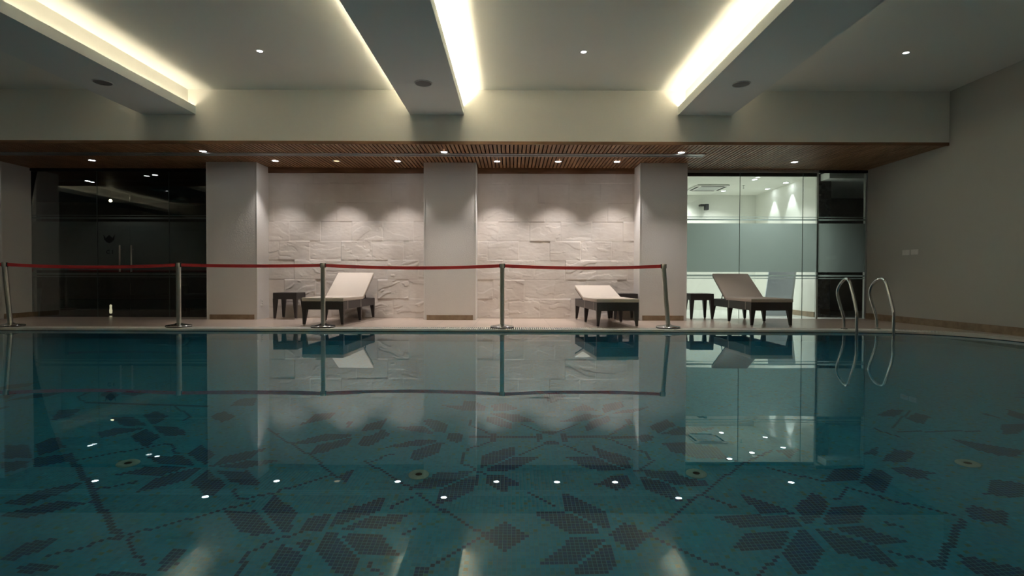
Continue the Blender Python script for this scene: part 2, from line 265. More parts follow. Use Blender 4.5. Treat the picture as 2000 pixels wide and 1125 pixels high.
def water():
    m = bpy.data.materials.new('pool_water'); m.use_nodes = True
    N, L = m.node_tree.nodes, m.node_tree.links
    N.remove(N['Principled BSDF']); out = N['Material Output']
    g = N.new('ShaderNodeBsdfGlass'); g.inputs['IOR'].default_value = 1.333; g.inputs['Roughness'].default_value = 0.0
    g.inputs['Color'].default_value = (0.90,1.0,1.0,1)
    t = N.new('ShaderNodeTexCoord'); mp = N.new('ShaderNodeMapping'); mp.inputs['Scale'].default_value = (0.35,1.6,1)
    n = N.new('ShaderNodeTexNoise'); n.inputs['Scale'].default_value = 2.2; n.inputs['Detail'].default_value = 2
    L.new(t.outputs['Object'], mp.inputs['Vector']); L.new(mp.outputs[0], n.inputs['Vector'])
    b = N.new('ShaderNodeBump'); b.inputs['Strength'].default_value = 0.06; b.inputs['Distance'].default_value = 0.004
    L.new(n.outputs['Fac'], b.inputs['Height']); L.new(b.outputs[0], g.inputs['Normal'])
    L.new(g.outputs[0], out.inputs['Surface']); return m
M['water'] = water()

TP = 0.0213   # pitch of the pool mosaic
def mosaic():
    m = mat('pool_mosaic', (0.05,0.2,0.22), 0.4); N, L, b = nt(m)
    at = N.new('ShaderNodeAttribute'); at.attribute_name = 'tile'
    t = N.new('ShaderNodeTexCoord')
    sc = N.new('ShaderNodeVectorMath'); sc.operation = 'SCALE'; sc.inputs['Scale'].default_value = 1.0 / TP
    L.new(t.outputs['Object'], sc.inputs[0])
    fl = N.new('ShaderNodeVectorMath'); fl.operation = 'FLOOR'; L.new(sc.outputs[0], fl.inputs[0])
    wn = N.new('ShaderNodeTexWhiteNoise'); wn.noise_dimensions = '3D'; L.new(fl.outputs[0], wn.inputs['Vector'])
    r1 = N.new('ShaderNodeValToRGB'); e = r1.color_ramp.elements
    e[0].color = (0.020,0.30,0.50,1); e[1].color = (0.036,0.46,0.72,1)
    for pos, c in ((0.45,(0.026,0.36,0.60,1)), (0.9,(0.032,0.38,0.61,1)), (0.94,(0.10,0.25,0.20,1))): q = e.new(pos); q.color = c
    r2 = N.new('ShaderNodeValToRGB'); e = r2.color_ramp.elements
    e[0].color = (0.010,0.085,0.27,1); e[1].color = (0.030,0.085,0.16,1)
    q = e.new(0.5); q.color = (0.014,0.085,0.21,1)
    L.new(wn.outputs['Value'], r1.inputs[0]); L.new(wn.outputs['Value'], r2.inputs[0])
    mx = N.new('ShaderNodeMixRGB'); L.new(at.outputs['Fac'], mx.inputs[0]); L.new(r1.outputs[0], mx.inputs[1]); L.new(r2.outputs[0], mx.inputs[2])
    fr = N.new('ShaderNodeVectorMath'); fr.operation = 'FRACTION'; L.new(sc.outputs[0], fr.inputs[0])
    sp = N.new('ShaderNodeSeparateXYZ'); L.new(fr.outputs[0], sp.inputs[0])
    geo = N.new('ShaderNodeNewGeometry'); sn = N.new('ShaderNodeSeparateXYZ'); L.new(geo.outputs['Normal'], sn.inputs[0])
    prev = None
    for ax in 'XYZ':
        lt = N.new('ShaderNodeMath'); lt.operation = 'LESS_THAN'; lt.inputs[1].default_value = 0.11; L.new(sp.outputs[ax], lt.inputs[0])
        ab = N.new('ShaderNodeMath'); ab.operation = 'ABSOLUTE'; L.new(sn.outputs[ax], ab.inputs[0])
        fc = N.new('ShaderNodeMath'); fc.operation = 'LESS_THAN'; fc.inputs[1].default_value = 0.7; L.new(ab.outputs[0], fc.inputs[0])
        mu = N.new('ShaderNodeMath'); mu.operation = 'MULTIPLY'; L.new(lt.outputs[0], mu.inputs[0]); L.new(fc.outputs[0], mu.inputs[1])
        if prev is None: prev = mu
        else:
            k = N.new('ShaderNodeMath'); k.operation = 'MAXIMUM'; L.new(prev.outputs[0], k.inputs[0]); L.new(mu.outputs[0], k.inputs[1]); prev = k
    gm = N.new('ShaderNodeMixRGB'); gm.inputs[2].default_value = (0.10,0.34,0.46,1)
    L.new(prev.outputs[0], gm.inputs[0]); L.new(mx.outputs[0], gm.inputs[1]); L.new(gm.outputs[0], b.inputs['Base Color'])
    return m
M['mosaic'] = mosaic()

# ------------------------------------------------------------------ key dimensions (m)
DK = 0.03                   # deck height above the water
XL, XR = -18.0, 6.75        # hall
YF = 8.42                   # face of the bulkhead above the slatted soffit
YP = 9.74                   # pillar fronts
YS = 10.22                  # stone wall
YG = 10.35                  # glass
ZS = 2.85                   # slatted soffit
ZC = 3.68                   # main ceiling
ZB = 3.30                   # underside of the beams
YN = -0.9                   # near bulkhead, behind the camera

# ------------------------------------------------------------------ pool edge
edge = [(-17.2,7.86),(-9.6,7.86)]
edge += [(x,7.86) for x in np.arange(-9.0,4.61,0.4)]
edge += [(4.9,7.85),(5.2,7.82),(5.5,7.765),(5.75,7.66),(5.95,7.52),(6.10,7.34),(6.21,7.12),(6.28,6.88),(6.31,6.6),(6.32,6.3),(6.32,5.5),(6.32,4.0),(6.32,2.5),(6.32,1.3)]
near = [(6.22,1.02),(5.95,0.9),(-17.2,0.9)]
path = [(float(a), float(b)) for a, b in edge + near]
def offset(pts, d):
    n = len(pts); out = []
    for i in range(n):
        p0, p, p1 = Vector(pts[i-1]), Vector(pts[i]), Vector(pts[(i+1) % n])
        a = (p-p0).normalized(); b = (p1-p).normalized()
        na, nb = Vector((-a.y, a.x)), Vector((-b.y, b.x))
        m = (na+nb).normalized(); k = d / max(0.35, m.dot(na)); out.append((p.x+m.x*k, p.y+m.y*k))
    return out
GR = 0.36                   # width of the overflow grate
outer = offset(path, GR)

def filled(loops, z):
    bm = bmesh.new(); es = []
    for lp in loops:
        vs = [bm.verts.new((x, y, z)) for x, y in lp]
        es += [bm.edges.new((vs[i], vs[(i+1) % len(vs)])) for i in range(len(vs))]
    bmesh.ops.triangle_fill(bm, edges=es, use_beauty=True, use_dissolve=False)
    for f in bm.faces:
        if f.normal.z < 0: f.normal_flip()
    return bm

# ------------------------------------------------------------------ deck, pool shell, water, grate
b = MB(); b.bm.free()
b.bm = filled([[(XL,-3.0),(XR,-3.0),(XR,YG),(XL,YG)], outer], DK)
hole = [v for v in b.bm.verts if min((v.co.x-x)**2+(v.co.y-y)**2 for x, y in outer) < 1e-8]
n = len(outer)
b.strip([(x,y,DK) for x,y in outer+outer[:1]], [(x,y,-0.06) for x,y in outer+outer[:1]])
bmesh.ops.remove_doubles(b.bm, verts=b.bm.verts[:], dist=1e-4)
floor = struct(b.build('floor', M['deck'], fix=False), 'beige tiled deck around the pool', 'floor')

DEP = 1.1
b = MB()
loop = path + path[:1]
b.strip([(x,y,-DEP) for x,y in loop], [(x,y,-0.006) for x,y in loop])
lo = offset(path, 0.02); lo2 = lo + lo[:1]; ou2 = outer + outer[:1]
b.strip([(x,y,-0.006) for x,y in loop], [(x,y,-0.006) for x,y in lo2])
b.strip([(x,y,-0.006) for x,y in lo2], [(x,y,-0.06) for x,y in lo2])
b.strip([(x,y,-0.06) for x,y in lo2], [(x,y,-0.06) for x,y in ou2])
wp = struct(b.build('wall_pool', M['mosaic'], fix=False), 'teal mosaic sides of the pool basin', 'wall')
# pool floor: one face per mosaic tile where the photo shows the pattern
ix0, ix1, iy0, iy1 = -440, 304, 42, 370
nx, ny = ix1-ix0, iy1-iy0
gx = (np.arange(nx)+ix0+0.5)[None,:].repeat(ny,0); gy = (np.arange(ny)+iy0+0.5)[:,None].repeat(nx,1)
dark = np.zeros((ny,nx), bool)
def raster(poly):
    P = np.array(poly, float).reshape(-1,2); c = np.zeros_like(dark); j = len(P)-1
    for i in range(len(P)):
        (xi,yi),(xj,yj) = P[i],P[j]
        if yi != yj:
            c ^= ((yi > gy) != (yj > gy)) & (gx < (xj-xi)*(gy-yi)/(yj-yi)+xi)
        j = i
    return c
def rline(pts, w):
    """one tile per step, like the laid mosaic; wider lines get a second row"""
    P = np.array(pts, float).reshape(-1,2); c = np.zeros_like(dark)
    for a, q in zip(P[:-1], P[1:]):
        d = q-a; n_ = int(max(abs(d[0]), abs(d[1])))+1; flat = abs(d[0]) > abs(d[1])
        for k in range(n_+1):
            u, v = int(math.floor(a[0]+d[0]*k/n_))-ix0, int(math.floor(a[1]+d[1]*k/n_))-iy0
            for e in range(2 if w >= 1.5 else 1):
                uu, vv = (u, v+e) if flat else (u+e, v)
                if 0 <= uu < nx and 0 <= vv < ny: c[vv,uu] = True
    return c
label_of = np.zeros((ny,nx), int)
def add_poly(q):
    """fill one petal, keeping a one-tile joint of ground colour to the petals already laid"""
    m_ = raster(q); other = label_of > 0
    near_ = other.copy(); near_[1:] |= other[:-1]; near_[:-1] |= other[1:]; near_[:,1:] |= other[:,:-1]; near_[:,:-1] |= other[:,1:]
    m_ &= ~near_; label_of[m_] = 1
for q in POLYS: add_poly(q)
for q in POLYS:                           # the layout repeats along the pool; continue it outside the traced part
    P = np.array(q, float).reshape(-1,2)
    for dx in (-220, 220):
        Q = P.copy(); Q[:,0] += dx
        if (Q[:,0].max() < -170) or (Q[:,0].min() > 150): add_poly(Q.ravel())
dark |= label_of > 0
for w, q in LINES: dark |= rline(q, w)
vx = (np.arange(nx+1)+ix0)*TP; vy = (np.arange(ny+1)+iy0)*TP
V = np.zeros(((ny+1)*(nx+1),3)); V[:,0] = np.tile(vx, ny+1); V[:,1] = np.repeat(vy, nx+1); V[:,2] = -DEP
k = (np.arange(ny)[:,None]*(nx+1)+np.arange(nx)[None,:]).ravel()
F = np.stack([k, k+1, k+nx+2, k+nx+1], 1)
me = bpy.data.meshes.new('floor_pool')
me.vertices.add(len(V)); me.vertices.foreach_set('co', V.ravel())
me.loops.add(F.size); me.loops.foreach_set('vertex_index', F.ravel().astype(np.int32))
me.polygons.add(len(F)); me.polygons.foreach_set('loop_start', (np.arange(len(F))*4).astype(np.int32))
me.update(); me.validate()
at = me.attributes.new('tile', 'FLOAT', 'FACE'); at.data.foreach_set('value', dark.ravel().astype(np.float32))
me.materials.append(M['mosaic'])
pf = bpy.data.objects.new('floor_pool', me); col.objects.link(pf)
struct(pf, 'teal mosaic pool floor with dark star flowers', 'floor')
b = MB(); b.quad((XL,0.7,-DEP-0.004),(XR,0.7,-DEP-0.004),(XR,8.0,-DEP-0.004),(XL,8.0,-DEP-0.004))
struct(b.build('floor_basin', M['mosaic'], fix=False), 'plain teal mosaic floor of the far end of the pool', 'floor')

b = MB(); b.bm.free(); b.bm = filled([outer], 0.0)
water_o = tag(b.build('pool_water', M['water'], fix=False), 'still clear water filling the swimming pool', 'water', kind='stuff')

# overflow grate, slats across the channel
b = MB()
def frame_at(s_pts):
    out = []
    for (x0,y0),(x1,y1) in zip(s_pts[:-1], s_pts[1:]):
        d = Vector((x1-x0, y1-y0)); L = d.length; d /= L; out.append((x0,y0,d,L))
    return out
def bars(off0, off1, z0, z1):
    A = offset(path, off0); B = offset(path, off1); A += A[:1]; B += B[:1]
    b.strip([(x,y,z0) for x,y in A],[(x,y,z1) for x,y in A]); b.strip([(x,y,z1) for x,y in A],[(x,y,z1) for x,y in B])
    b.strip([(x,y,z1) for x,y in B],[(x,y,z0) for x,y in B]); b.strip([(x,y,z0) for x,y in B],[(x,y,z0) for x,y in A])
bars(0.0, 0.03, 0.007, 0.036); bars(GR-0.022, GR-0.001, 0.012, 0.036)
left = 0.0; pitch = 0.031
IN, OU = offset(path, 0.028), offset(path, GR-0.02)
for i in range(len(path)-1):
    a0, a1, c0, c1 = Vector(IN[i]), Vector(IN[i+1]), Vector(OU[i]), Vector(OU[i+1])
    L = (a1-a0).length; s = left
    w = 0.0085
    while s < L:
        t = s / L; p, q = a0.lerp(a1, t), c0.lerp(c1, t); d = (a1-a0).normalized()*w
        P = [(p.x-d.x,p.y-d.y),(p.x+d.x,p.y+d.y),(q.x+d.x,q.y+d.y),(q.x-d.x,q.y-d.y)]
        T_ = [b.bm.verts.new((x,y,0.034)) for x,y in P]; B_ = [b.bm.verts.new((x,y,0.016)) for x,y in P]
        b.bm.faces.new(T_)
        for u in range(4): b.bm.faces.new((B_[u],B_[(u+1)%4],T_[(u+1)%4],T_[u]))
        s += pitch
    left = s - L
grate = tag(b.build('drain_grate', M['grate'], fix=False), 'white slatted overflow grate running along the pool edge', 'drain grate')
b = MB(); A = offset(path, 0.006); A += A[:1]; b.strip([(x,y,-0.003) for x,y in A],[(x,y,0.0075) for x,y in A])
b.build('edge_strip', M['rubber'], grate, fix=False)  # dark strip put in for the shadow line under the grate's front bar

for i, (x, y, l) in enumerate([(-0.547,3.183,'white ring inlet on the pool floor left of the middle flower'), (1.085,3.17,'white ring inlet on the pool floor right of the middle flower'),
                 (-2.243,3.158,'white ring inlet farthest left on the pool floor'), (2.649,3.136,'dim ring inlet farthest right on the pool floor')]):
    t = thing('floor_inlet', l, 'pool inlet', (x,y,-DEP), 0, 'ring inlets in the pool floor')
    MB().lathe([(0.021,0.002),(0.021,0.010),(0.028,0.013),(0.05,0.012),(0.060,0.004),(0.060,0.0)], 40).build('ring', M['inlet'], t, True)
    MB().lathe([(0,0.004),(0.016,0.006),(0.0205,0.003)], 24).build('nozzle', M['black_plastic'], t, True)

# ------------------------------------------------------------------ shell
b = MB(); b.box(XL,XR,YN,YF+0.1,ZC,ZC+0.1); struct(b.build('ceiling', M['ceiling']), 'plain painted ceiling above the pool', 'ceiling')
b = MB(); b.box(XL,XR,YF,YF+0.12,ZS+0.04,ZC); struct(b.build('wall_upper', M['plaster']), 'pale bulkhead wall above the slatted soffit', 'wall')
b = MB(); b.box(XL,XR,YN-0.12,YN,ZS,ZC+0.1); b.box(XL,XR,-3.0,YN-0.1,ZS,ZS+0.1); b.box(XL,XR,-3.1,-3.0,0,ZS+0.1)
struct(b.build('wall_front', M['plaster']), 'wall and low ceiling behind the photographer', 'wall')
b = MB(); b.box(XR,XR+0.15,-3.1,YG+0.1,DK,ZC+0.1); struct(b.build('wall_right', M['plaster_shaded']), 'plain shaded wall at the right of the pool', 'wall')
b = MB(); b.box(XL-0.15,XL,-3.1,YG+0.1,0,ZC+0.1); struct(b.build('wall_left', M['plaster']), 'far end wall of the pool hall', 'wall')
b = MB(); b.box(XL,-10.05,YG-0.1,YG+0.1,DK,ZS+0.1); struct(b.build('wall_end', M['plaster']), 'plain wall beyond the left pillar', 'wall')
b = MB(); b.box(XR-0.014,XR,-3.0,YG-0.02,DK,DK+0.11); struct(b.build('baseboard_right', M['skirting']), 'brown tiled skirting below the right wall', 'baseboard')

# slatted soffit
b = MB(); b.box(-18,XR,YF+0.1,YG+0.12,ZS+0.075,ZS+0.12)
b = b.build('ceiling_soffit', M['soffit_back']); struct(b, 'slatted wooden soffit over the deck', 'ceiling')
s = MB(); x = -13.0
while x < XR-0.03:
    s.box(x, x+0.046, YF+0.024, YG-0.02, ZS, ZS+0.055); x += 0.0665
s.build('slats', M['wood'], b)
MB().box(-18,XR,YF-0.004,YF+0.024,ZS-0.003,ZS+0.045,0.003).build('fascia', M['wood_dark'], b)

# ------------------------------------------------------------------ ceiling beams with warm coves
def beam(cx, label, strips=('cove','cove')):
    t = thing('ceiling_beam', label, 'beam', (cx, 0, ZB), 0, 'beams with lit coves')
    hw = 0.415; y0, y1 = YN, YF
    L = MB(); L.box(-hw+0.02,hw-0.02,y0,y1,0,0.03)
    L.build('soffit_panel', M['beam'], t)
    for sx in (-1, 1):
        MB().box(min(sx*hw,sx*(hw-0.02)), max(sx*hw,sx*(hw-0.02)), y0, y1, 0, 0.125).build('cove_lip', M['beam'], t)
        ya, yb = (1.8 if strips[0] != strips[1] else y0+0.3), y1-0.04
        def rail(o0, o1, za, zb, nm, m): MB().box(min(sx*(hw-o0),sx*(hw-o1)), max(sx*(hw-o0),sx*(hw-o1)), ya, yb, za, zb).build(nm, m, t)
        rail(0.070, 0.100, 0.03, 0.068, 'strip_batten', M['beam'])
        rail(0.072, 0.094, 0.068, 0.073, 'light_strip', M[strips[sx > 0]])
        rail(0.0965, 0.100, 0.068, 0.112, 'added_baffle', M['white_plastic'])  # added baffle, keeps direct strip light off the upstand
    MB().box(-hw+0.12, hw-0.12, y0, y1, 0.03, ZC-ZB).build('upstand', M['plaster'], t)
    return t
for cx, l in ((-5.305,'ceiling beam with warm cove light, leftmost of the three in view'),(-1.165,'middle ceiling beam with warm cove light, above the centre pillar'),
              (2.965,'ceiling beam with warm cove light, rightmost, above the right pillar'),(-9.46,'ceiling beam beyond the left edge of the view'),(-13.61,'second ceiling beam beyond the left edge of the view')):
    beam(cx, l, ('cove_mid','cove') if abs(cx+1.165) < 1 else ('cove_far','cove_left') if -6 < cx < 0 else ('cove_right','cove_far') if cx > 0 else ('cove_dim','cove_dim'))

def spot(name, parent, loc, power, color, size_deg=76, blend=0.5, radius=0.03, aim=None):
    d = bpy.data.lights.new(name, 'SPOT'); d.energy = power; d.color = color; d.spot_size = math.radians(size_deg); d.spot_blend = blend; d.shadow_soft_size = radius
    o = bpy.data.objects.new(name, d); col.objects.link(o); o.parent = parent; o.location = loc
    if aim is not None: o.rotation_euler = Vector(aim).to_track_quat('-Z', 'Y').to_euler()
    return o
def downlight(x, y, z, label, group, power, lens='lens', color=COOL, size=83, r=0.05, blend=0.72, aim=None, recess=0.0, name='downlight'):
    t = thing(name, label, 'ceiling light', (x,y,z), 0, group)
    MB().lathe([(r,0.0),(r,-0.004),(r+0.012,-0.006),(r+0.02,-0.004),(r+0.022,0.0)], 32).build('trim_ring', M['alu'], t, True)
    MB().lathe([(0,-0.002),(r*0.7,-0.0035),(r,-0.002)], 28).build('lens', M[lens], t, True)
    spot('lamp', t, (0,0,-0.02), power, color, size, blend, 0.03, aim)
    return t

for x, w in ((-3.24,'between the left and middle beams'),(0.91,'between the middle and right beams'),(5.04,'right of the right-hand beam'),(-7.4,'left of the leftmost beam in view')):
    downlight(x, 7.0, ZC, 'small recessed ceiling light over the pool '+w, 'ceiling lights over the pool', SPOT_CEIL*(0.3 if x < -5 else 1), 'lens_soft', COOL, 95, 0.034, 0.6)
for x in (-11.5, -7.4, -3.24, 0.91, 5.04):
    downlight(x, 2.6, ZC, 'ceiling light over the near end of the pool', 'ceiling lights over the near water', SPOT_CEIL*(0.3 if x < -5 else 1), 'lens_soft', COOL, 95, 0.04, 0.6)
for x, w in ((-5.07,'left pillar'),(-1.12,'centre pillar'),(2.77,'right pillar'),(-9.1,'pillar at the left edge')):
    downlight(x, 8.93, ZS, 'round downlight in the slatted soffit in front of the '+w, 'soffit lights in front of the pillars', SPOT_FRONT*(0.12 if x < -8 else 0.1 if x < -4 else 1))
for x, w, p, ln in ((-7.43,'before the dark glass doors',0.05,'lens'),(-4.19,'over the left side table',0.55,'lens'),(-3.11,'above the left lounger, dim and warm',1,'lens_warm'),(-2.03,'just left of the centre pillar',0.8,'lens'),
                (-0.27,'just right of the centre pillar',1,'lens'),(0.81,'over the middle of the right stone bay',1,'lens'),(1.85,'just left of the right pillar',1,'lens'),(4.99,'before the bright glass partition',0.18,'lens')):
    downlight(x, 9.63, ZS, 'round downlight in the slatted soffit '+w, 'soffit lights along the back', SPOT_BACK*p, ln)

for x, w in ((-5.31,'left'),(-1.155,'middle'),(2.96,'right')):
    t = thing('ceiling_speaker', 'round grey speaker under the %s beam' % w, 'speaker', (x,7.07,ZB), 0, 'speakers under the beams')
    MB().lathe([(0.118,0),(0.118,-0.006),(0.108,-0.009),(0.104,-0.004)], 40).build('rim', M['beam'], t, True)
    MB().lathe([(0,-0.008),(0.06,-0.007),(0.104,-0.004)], 40).build('grille', M['speaker'], t, True)

t = thing('linear_diffuser', 'long grey slot air diffuser running along the slatted soffit', 'air diffuser', (0,9.12,ZS))
b = MB(); b.box(-13,3.19,-0.10,-0.062,-0.012,0.01); b.box(-13,3.19,0.062,0.10,-0.012,0.01); b.box(-13,3.19,-0.022,0.022,-0.010,0.01); b.box(3.19,3.20,-0.10,0.10,-0.012,0.01)
b.build('frame', M['alu'], t); MB().box(-13,3.19,-0.062,0.062,0.0,0.012).build('slot', M['dark_gap'], t)

# ------------------------------------------------------------------ pillars
def pillar(x0, x1, y0, y1, label, base=True, sides=False):
    cx = (x0+x1)/2; w = (x1-x0)/2
    t = thing('pillar', label, 'pillar', (cx, y0, DK), 0, 'square white pillars')
    MB().box(-w,w,0,y1-y0,0,ZS-DK+0.002,0.004).build('shaft', M['textured'], t)
    for s in (-1,1):
        MB().box(s*w-0.012*(s>0)-0.0*(s<0) if s>0 else -w-0.004, s*w+0.004 if s>0 else -w+0.012, -0.004, 0.02, 0, ZS-DK).build('corner_bead', M['plaster'], t)
    MB().box(-w+0.05,w-0.05,-0.014,0.001,0,0.09,0.002).build('skirting', M['skirting'], t)
    if sides: MB().box(w-0.001,w+0.013,0.03,y1-y0,0,0.09,0.002).build('skirting', M['skirting'], t)
    return t
pillar(-5.475,-4.575,YP,YG+0.1,'white textured pillar beside the dark glass doors')
pillar(-1.58,-0.65,YP,YS+0.2,'white textured pillar in the middle of the stone wall')
pillar(2.29,3.13,YP,YG+0.1,'white textured pillar left of the bright glass partition')
pillar(-10.05,-9.15,YP,YG+0.1,'dark shaded pillar at the left edge', sides=True)

# ------------------------------------------------------------------ split-face stone cladding
def vnoise(u, v, seed):
    iu = np.floor(u).astype(int); iv = np.floor(v).astype(int); fu = u-iu; fv = v-iv
    fu = fu*fu*(3-2*fu); fv = fv*fv*(3-2*fv)
    def h(a, c):
        n = (a*374761393 + c*668265263 + seed*974634) & 0x7fffffff
        n = ((n ^ (n >> 13))*1274126177) & 0x7fffffff
        return ((n ^ (n >> 16)) & 0xffff)/65535.0
    return (h(iu,iv)*(1-fu)+h(iu+1,iv)*fu)*(1-fv)+(h(iu,iv+1)*(1-fu)+h(iu+1,iv+1)*fu)*fv
def fbm(u, v, seed, o=4):
    s = 0; a = 0.5
    for i in range(o): s = s + a*vnoise(u*2**i, v*2**i, seed+i*17); a *= 0.5
    return s
def stone(x0, x1, seed):
    z0, z1 = DK, ZS-0.10; st = 0.0105
    nx_, nz_ = int((x1-x0)/st), int((z1-z0)/st)
    X = np.linspace(x0,x1,nx_+1)[None,:].repeat(nz_+1,0); Zz = np.linspace(z0,z1,nz_+1)[:,None].repeat(nx_+1,1)
    RH, BW = 0.362, 0.585
    row = np.floor((Zz-z0)/RH).astype(int); zr = (Zz-z0)/RH-row
    offs = np.array([0.0,0.5,0.18,0.68,0.33,0.83,0.05,0.55,0.2])[row % 9]*BW
    bx = np.floor((X-x0+offs)/BW).astype(int); xr = (X-x0+offs)/BW-bx
    bid = bx*131+row*977+seed*7919
    rnd = lambda k: (((bid*2654435761+k*40503) & 0x7fffffff) % 9973)/9973.0
    uu = X+rnd(1)*31; vv = Zz+rnd(2)*17
    amp = (0.25+0.75*rnd(3))*(0.35+0.65*np.clip((2.3-Zz)/1.2,0,1))
    w = fbm(uu*2.2, vv*2.2, seed, 3)
    tt = fbm(uu*1.5+w*1.2, vv*5.2+w*1.6+uu*1.2*(rnd(7)-0.5)*3, seed+5, 5)*4.0
    fr = tt-np.floor(tt); stp = np.floor(tt)+np.clip(fr/0.07,0,1)
    H = amp*(0.0085*stp + 0.0035*fr) + 0.003*fbm(uu*14, vv*30, seed+9, 3) - 0.012*amp
    H = H + (rnd(4)-0.5)*0.008 + (rnd(5)-0.5)*0.013*(zr-0.5) + (rnd(6)-0.5)*0.006*(xr-0.5)
    jt = (np.minimum(xr,1-xr)*BW < 0.004) | (np.minimum(zr,1-zr)*RH < 0.004)
    H = np.where(jt, H-0.003, H)
    V = np.stack([X, YS-H, Zz], -1).reshape(-1,3)
    k = (np.arange(nz_)[:,None]*(nx_+1)+np.arange(nx_)[None,:]).ravel()
    F = np.stack([k, k+1, k+nx_+2, k+nx_+1], 1)
    me = bpy.data.meshes.new('wall_stone'); me.from_pydata(V.tolist(), [], F.tolist()); me.update()
    for p in me.polygons: p.use_smooth = True
    me.materials.append(M['stone'])
    o = bpy.data.objects.new('wall_back', me); col.objects.link(o); return o
struct(stone(-4.575,-1.58,3), 'split-face pale stone wall left of the centre pillar', 'wall')
struct(stone(-0.65,2.29,11), 'split-face pale stone wall right of the centre pillar', 'wall')
b = MB(); b.box(-4.575,-1.58,YS-0.02,YS+0.05,ZS-0.105,ZS+0.06); b.box(-0.65,2.29,YS-0.02,YS+0.05,ZS-0.105,ZS+0.06)
struct(b.build('trim_1', M['wood_dark']), 'dark wooden board above the stone wall', 'trim')
b = MB(); b.box(-5.475,2.29,YS+0.06,YG+0.1,DK,ZS+0.06); struct(b.build('wall_core', M['plaster']), 'masonry behind the stone facing', 'wall')

# ------------------------------------------------------------------ glass walls
FB0, FB1 = 0.915, 1.842     # frosted band
BANDS = [(FB0,FB1),(FB1+0.055,FB1+0.086),(FB1+0.112,FB1+0.127),(FB0-0.086,FB0-0.050),(FB0-0.127,FB0-0.112)]
def pane(parent, x0, x1, y=YG, z0=DK+0.01, z1=2.80, film_on=True):
    g = MB().box(x0+0.003,x1-0.003,y-0.006,y+0.006,z0,z1).build('glass_pane', M['glass'], parent)
    if film_on:
        b = MB()
        for a, c in BANDS: b.quad((x0+0.003,y+0.0075,a),(x1-0.003,y+0.0075,a),(x1-0.003,y+0.0075,c),(x0+0.003,y+0.0075,c))
        b.build('frosted_film', M['film'], g, fix=False)
    return g
w = thing('window_1', 'glass partition of the bright room, frosted across the middle', 'window', (0,0,0)); w['kind'] = 'structure'
for x0, x1 in ((3.13,4.33),(4.33,5.53),(5.53,5.83),(5.83,XR-0.02)): pane(w, x0, x1)
MB().box(3.13,5.82,YG-0.03,YG+0.03,2.80,ZS,0.003).build('header_rail', M['alu'], w)
MB().box(5.82,XR,YG-0.02,YG+0.02,2.80,ZS,0.003).build('header_rail', M['dark_gap'], w)
MB().box(3.13,5.82,YG+0.012,YG+0.035,2.735,2.80,0.003).build('track_rail', M['dark_gap'], w)
MB().box(5.80,5.835,YG+0.01,YG+0.03,DK,2.80,0.003).build('edge_strip', M['white_plastic'], w)
MB().box(XR-0.022,XR-0.001,YG-0.02,YG+0.02,DK,2.80,0.002).build('edge_channel', M['alu'], w)
for x in (4.33,5.53): MB().box(x-0.003,x+0.003,YG-0.007,YG+0.007,DK,2.80).build('joint_seal', M['joint'], w)

d = thing('door_1', 'dark glass double doors and side panes, frosted across the middle', 'door', (0,0,0)); d['kind'] = 'structure'
for x0, x1 in ((-9.15,-7.90),(-7.28,-6.53),(-6.53,-5.475)): pane(d, x0, x1)
L = pane(d, -7.90, -7.28)
MB().box(-9.15,-5.475,YG-0.03,YG+0.03,2.80,ZS,0.003).build('header_rail', M['dark_gap'], d)
for x in (-7.90,-6.53): MB().box(x-0.003,x+0.003,YG-0.007,YG+0.007,DK,2.80).build('joint_seal', M['joint'], d)
for x in (-7.435,-7.215):
    h = MB(); h.tube([(x,YG-0.06,0.89),(x,YG-0.06,1.39)], 0.016, 14)
    for z in (0.97,1.31): h.tube([(x,YG-0.06,z),(x,YG-0.005,z)], 0.008, 10)
    h.build('pull_handle', M['steel_dull'], d, True)
# dark emblem on the film: an open tulip crown with faint marks below it
e = MB(); y = YG-0.0085; cx, cz, k = -7.67, 1.52, 0.00976
e.prism([(cx+u*k, cz-v*k) for u, v in ((-11,-8),(-6.5,-1),(0,-7),(6.5,-1),(11,-8),(9.5,2),(5,7),(0,9),(-5,7),(-9.5,2))], 'y', y-0.0008, y)
e.build('emblem', M['emblem'], d)
e = MB(); cz -= 26*k
pts = [(math.cos(a), math.sin(a)) for a in np.linspace(0.5, 2*PI-0.5, 20)]
e.strip([(cx-(2-3.6*u)*k, y, cz+3.8*k*v) for u, v in pts], [(cx-(2-2.4*u)*k, y, cz+2.6*k*v) for u, v in pts])
e.build('lettering', M['emblem'], d, fix=False)
e = MB(); e.box(cx+5.6*k, cx+7.0*k, y-0.0008, y, cz-3.8*k, cz+3.8*k); e.build('lettering', M['emblem'], d)

# ------------------------------------------------------------------ bright room behind the right-hand glass
b = MB(); b.box(3.0,9.0,YG+0.02,14,-0.02,DK-0.002); struct(b.build('floor_gym', M['gym_floor']), 'pale floor of the bright room', 'floor')
b = MB(); b.box(3.0,6.02,YG+0.04,13.6,ZS,ZS+0.1); struct(b.build('ceiling_gym', M['gym_wall']), 'white ceiling of the bright room', 'ceiling')
b = MB(); b.box(3.0,6.08,13.4,13.5,DK,ZS); struct(b.build('wall_gym_back', M['gym_wall']), 'white back wall of the bright room', 'wall')
b = MB(); b.box(6.0,6.019,YG+0.40,13.4,DK,ZS); struct(b.build('wall_gym_side', M['gym_wall']), 'white side wall washed by two lights', 'wall')
b = MB(); b.box(3.0,3.12,YG+0.1,13.4,DK,ZS); struct(b.build('wall_gym_left', M['gym_wall']), 'left wall of the bright room', 'wall')
b = MB(); b.box(5.985,6.0,YG+0.40,13.4,DK,DK+0.1); struct(b.build('baseboard_gym', M['skirting']), 'brown skirting in the bright room', 'baseboard')
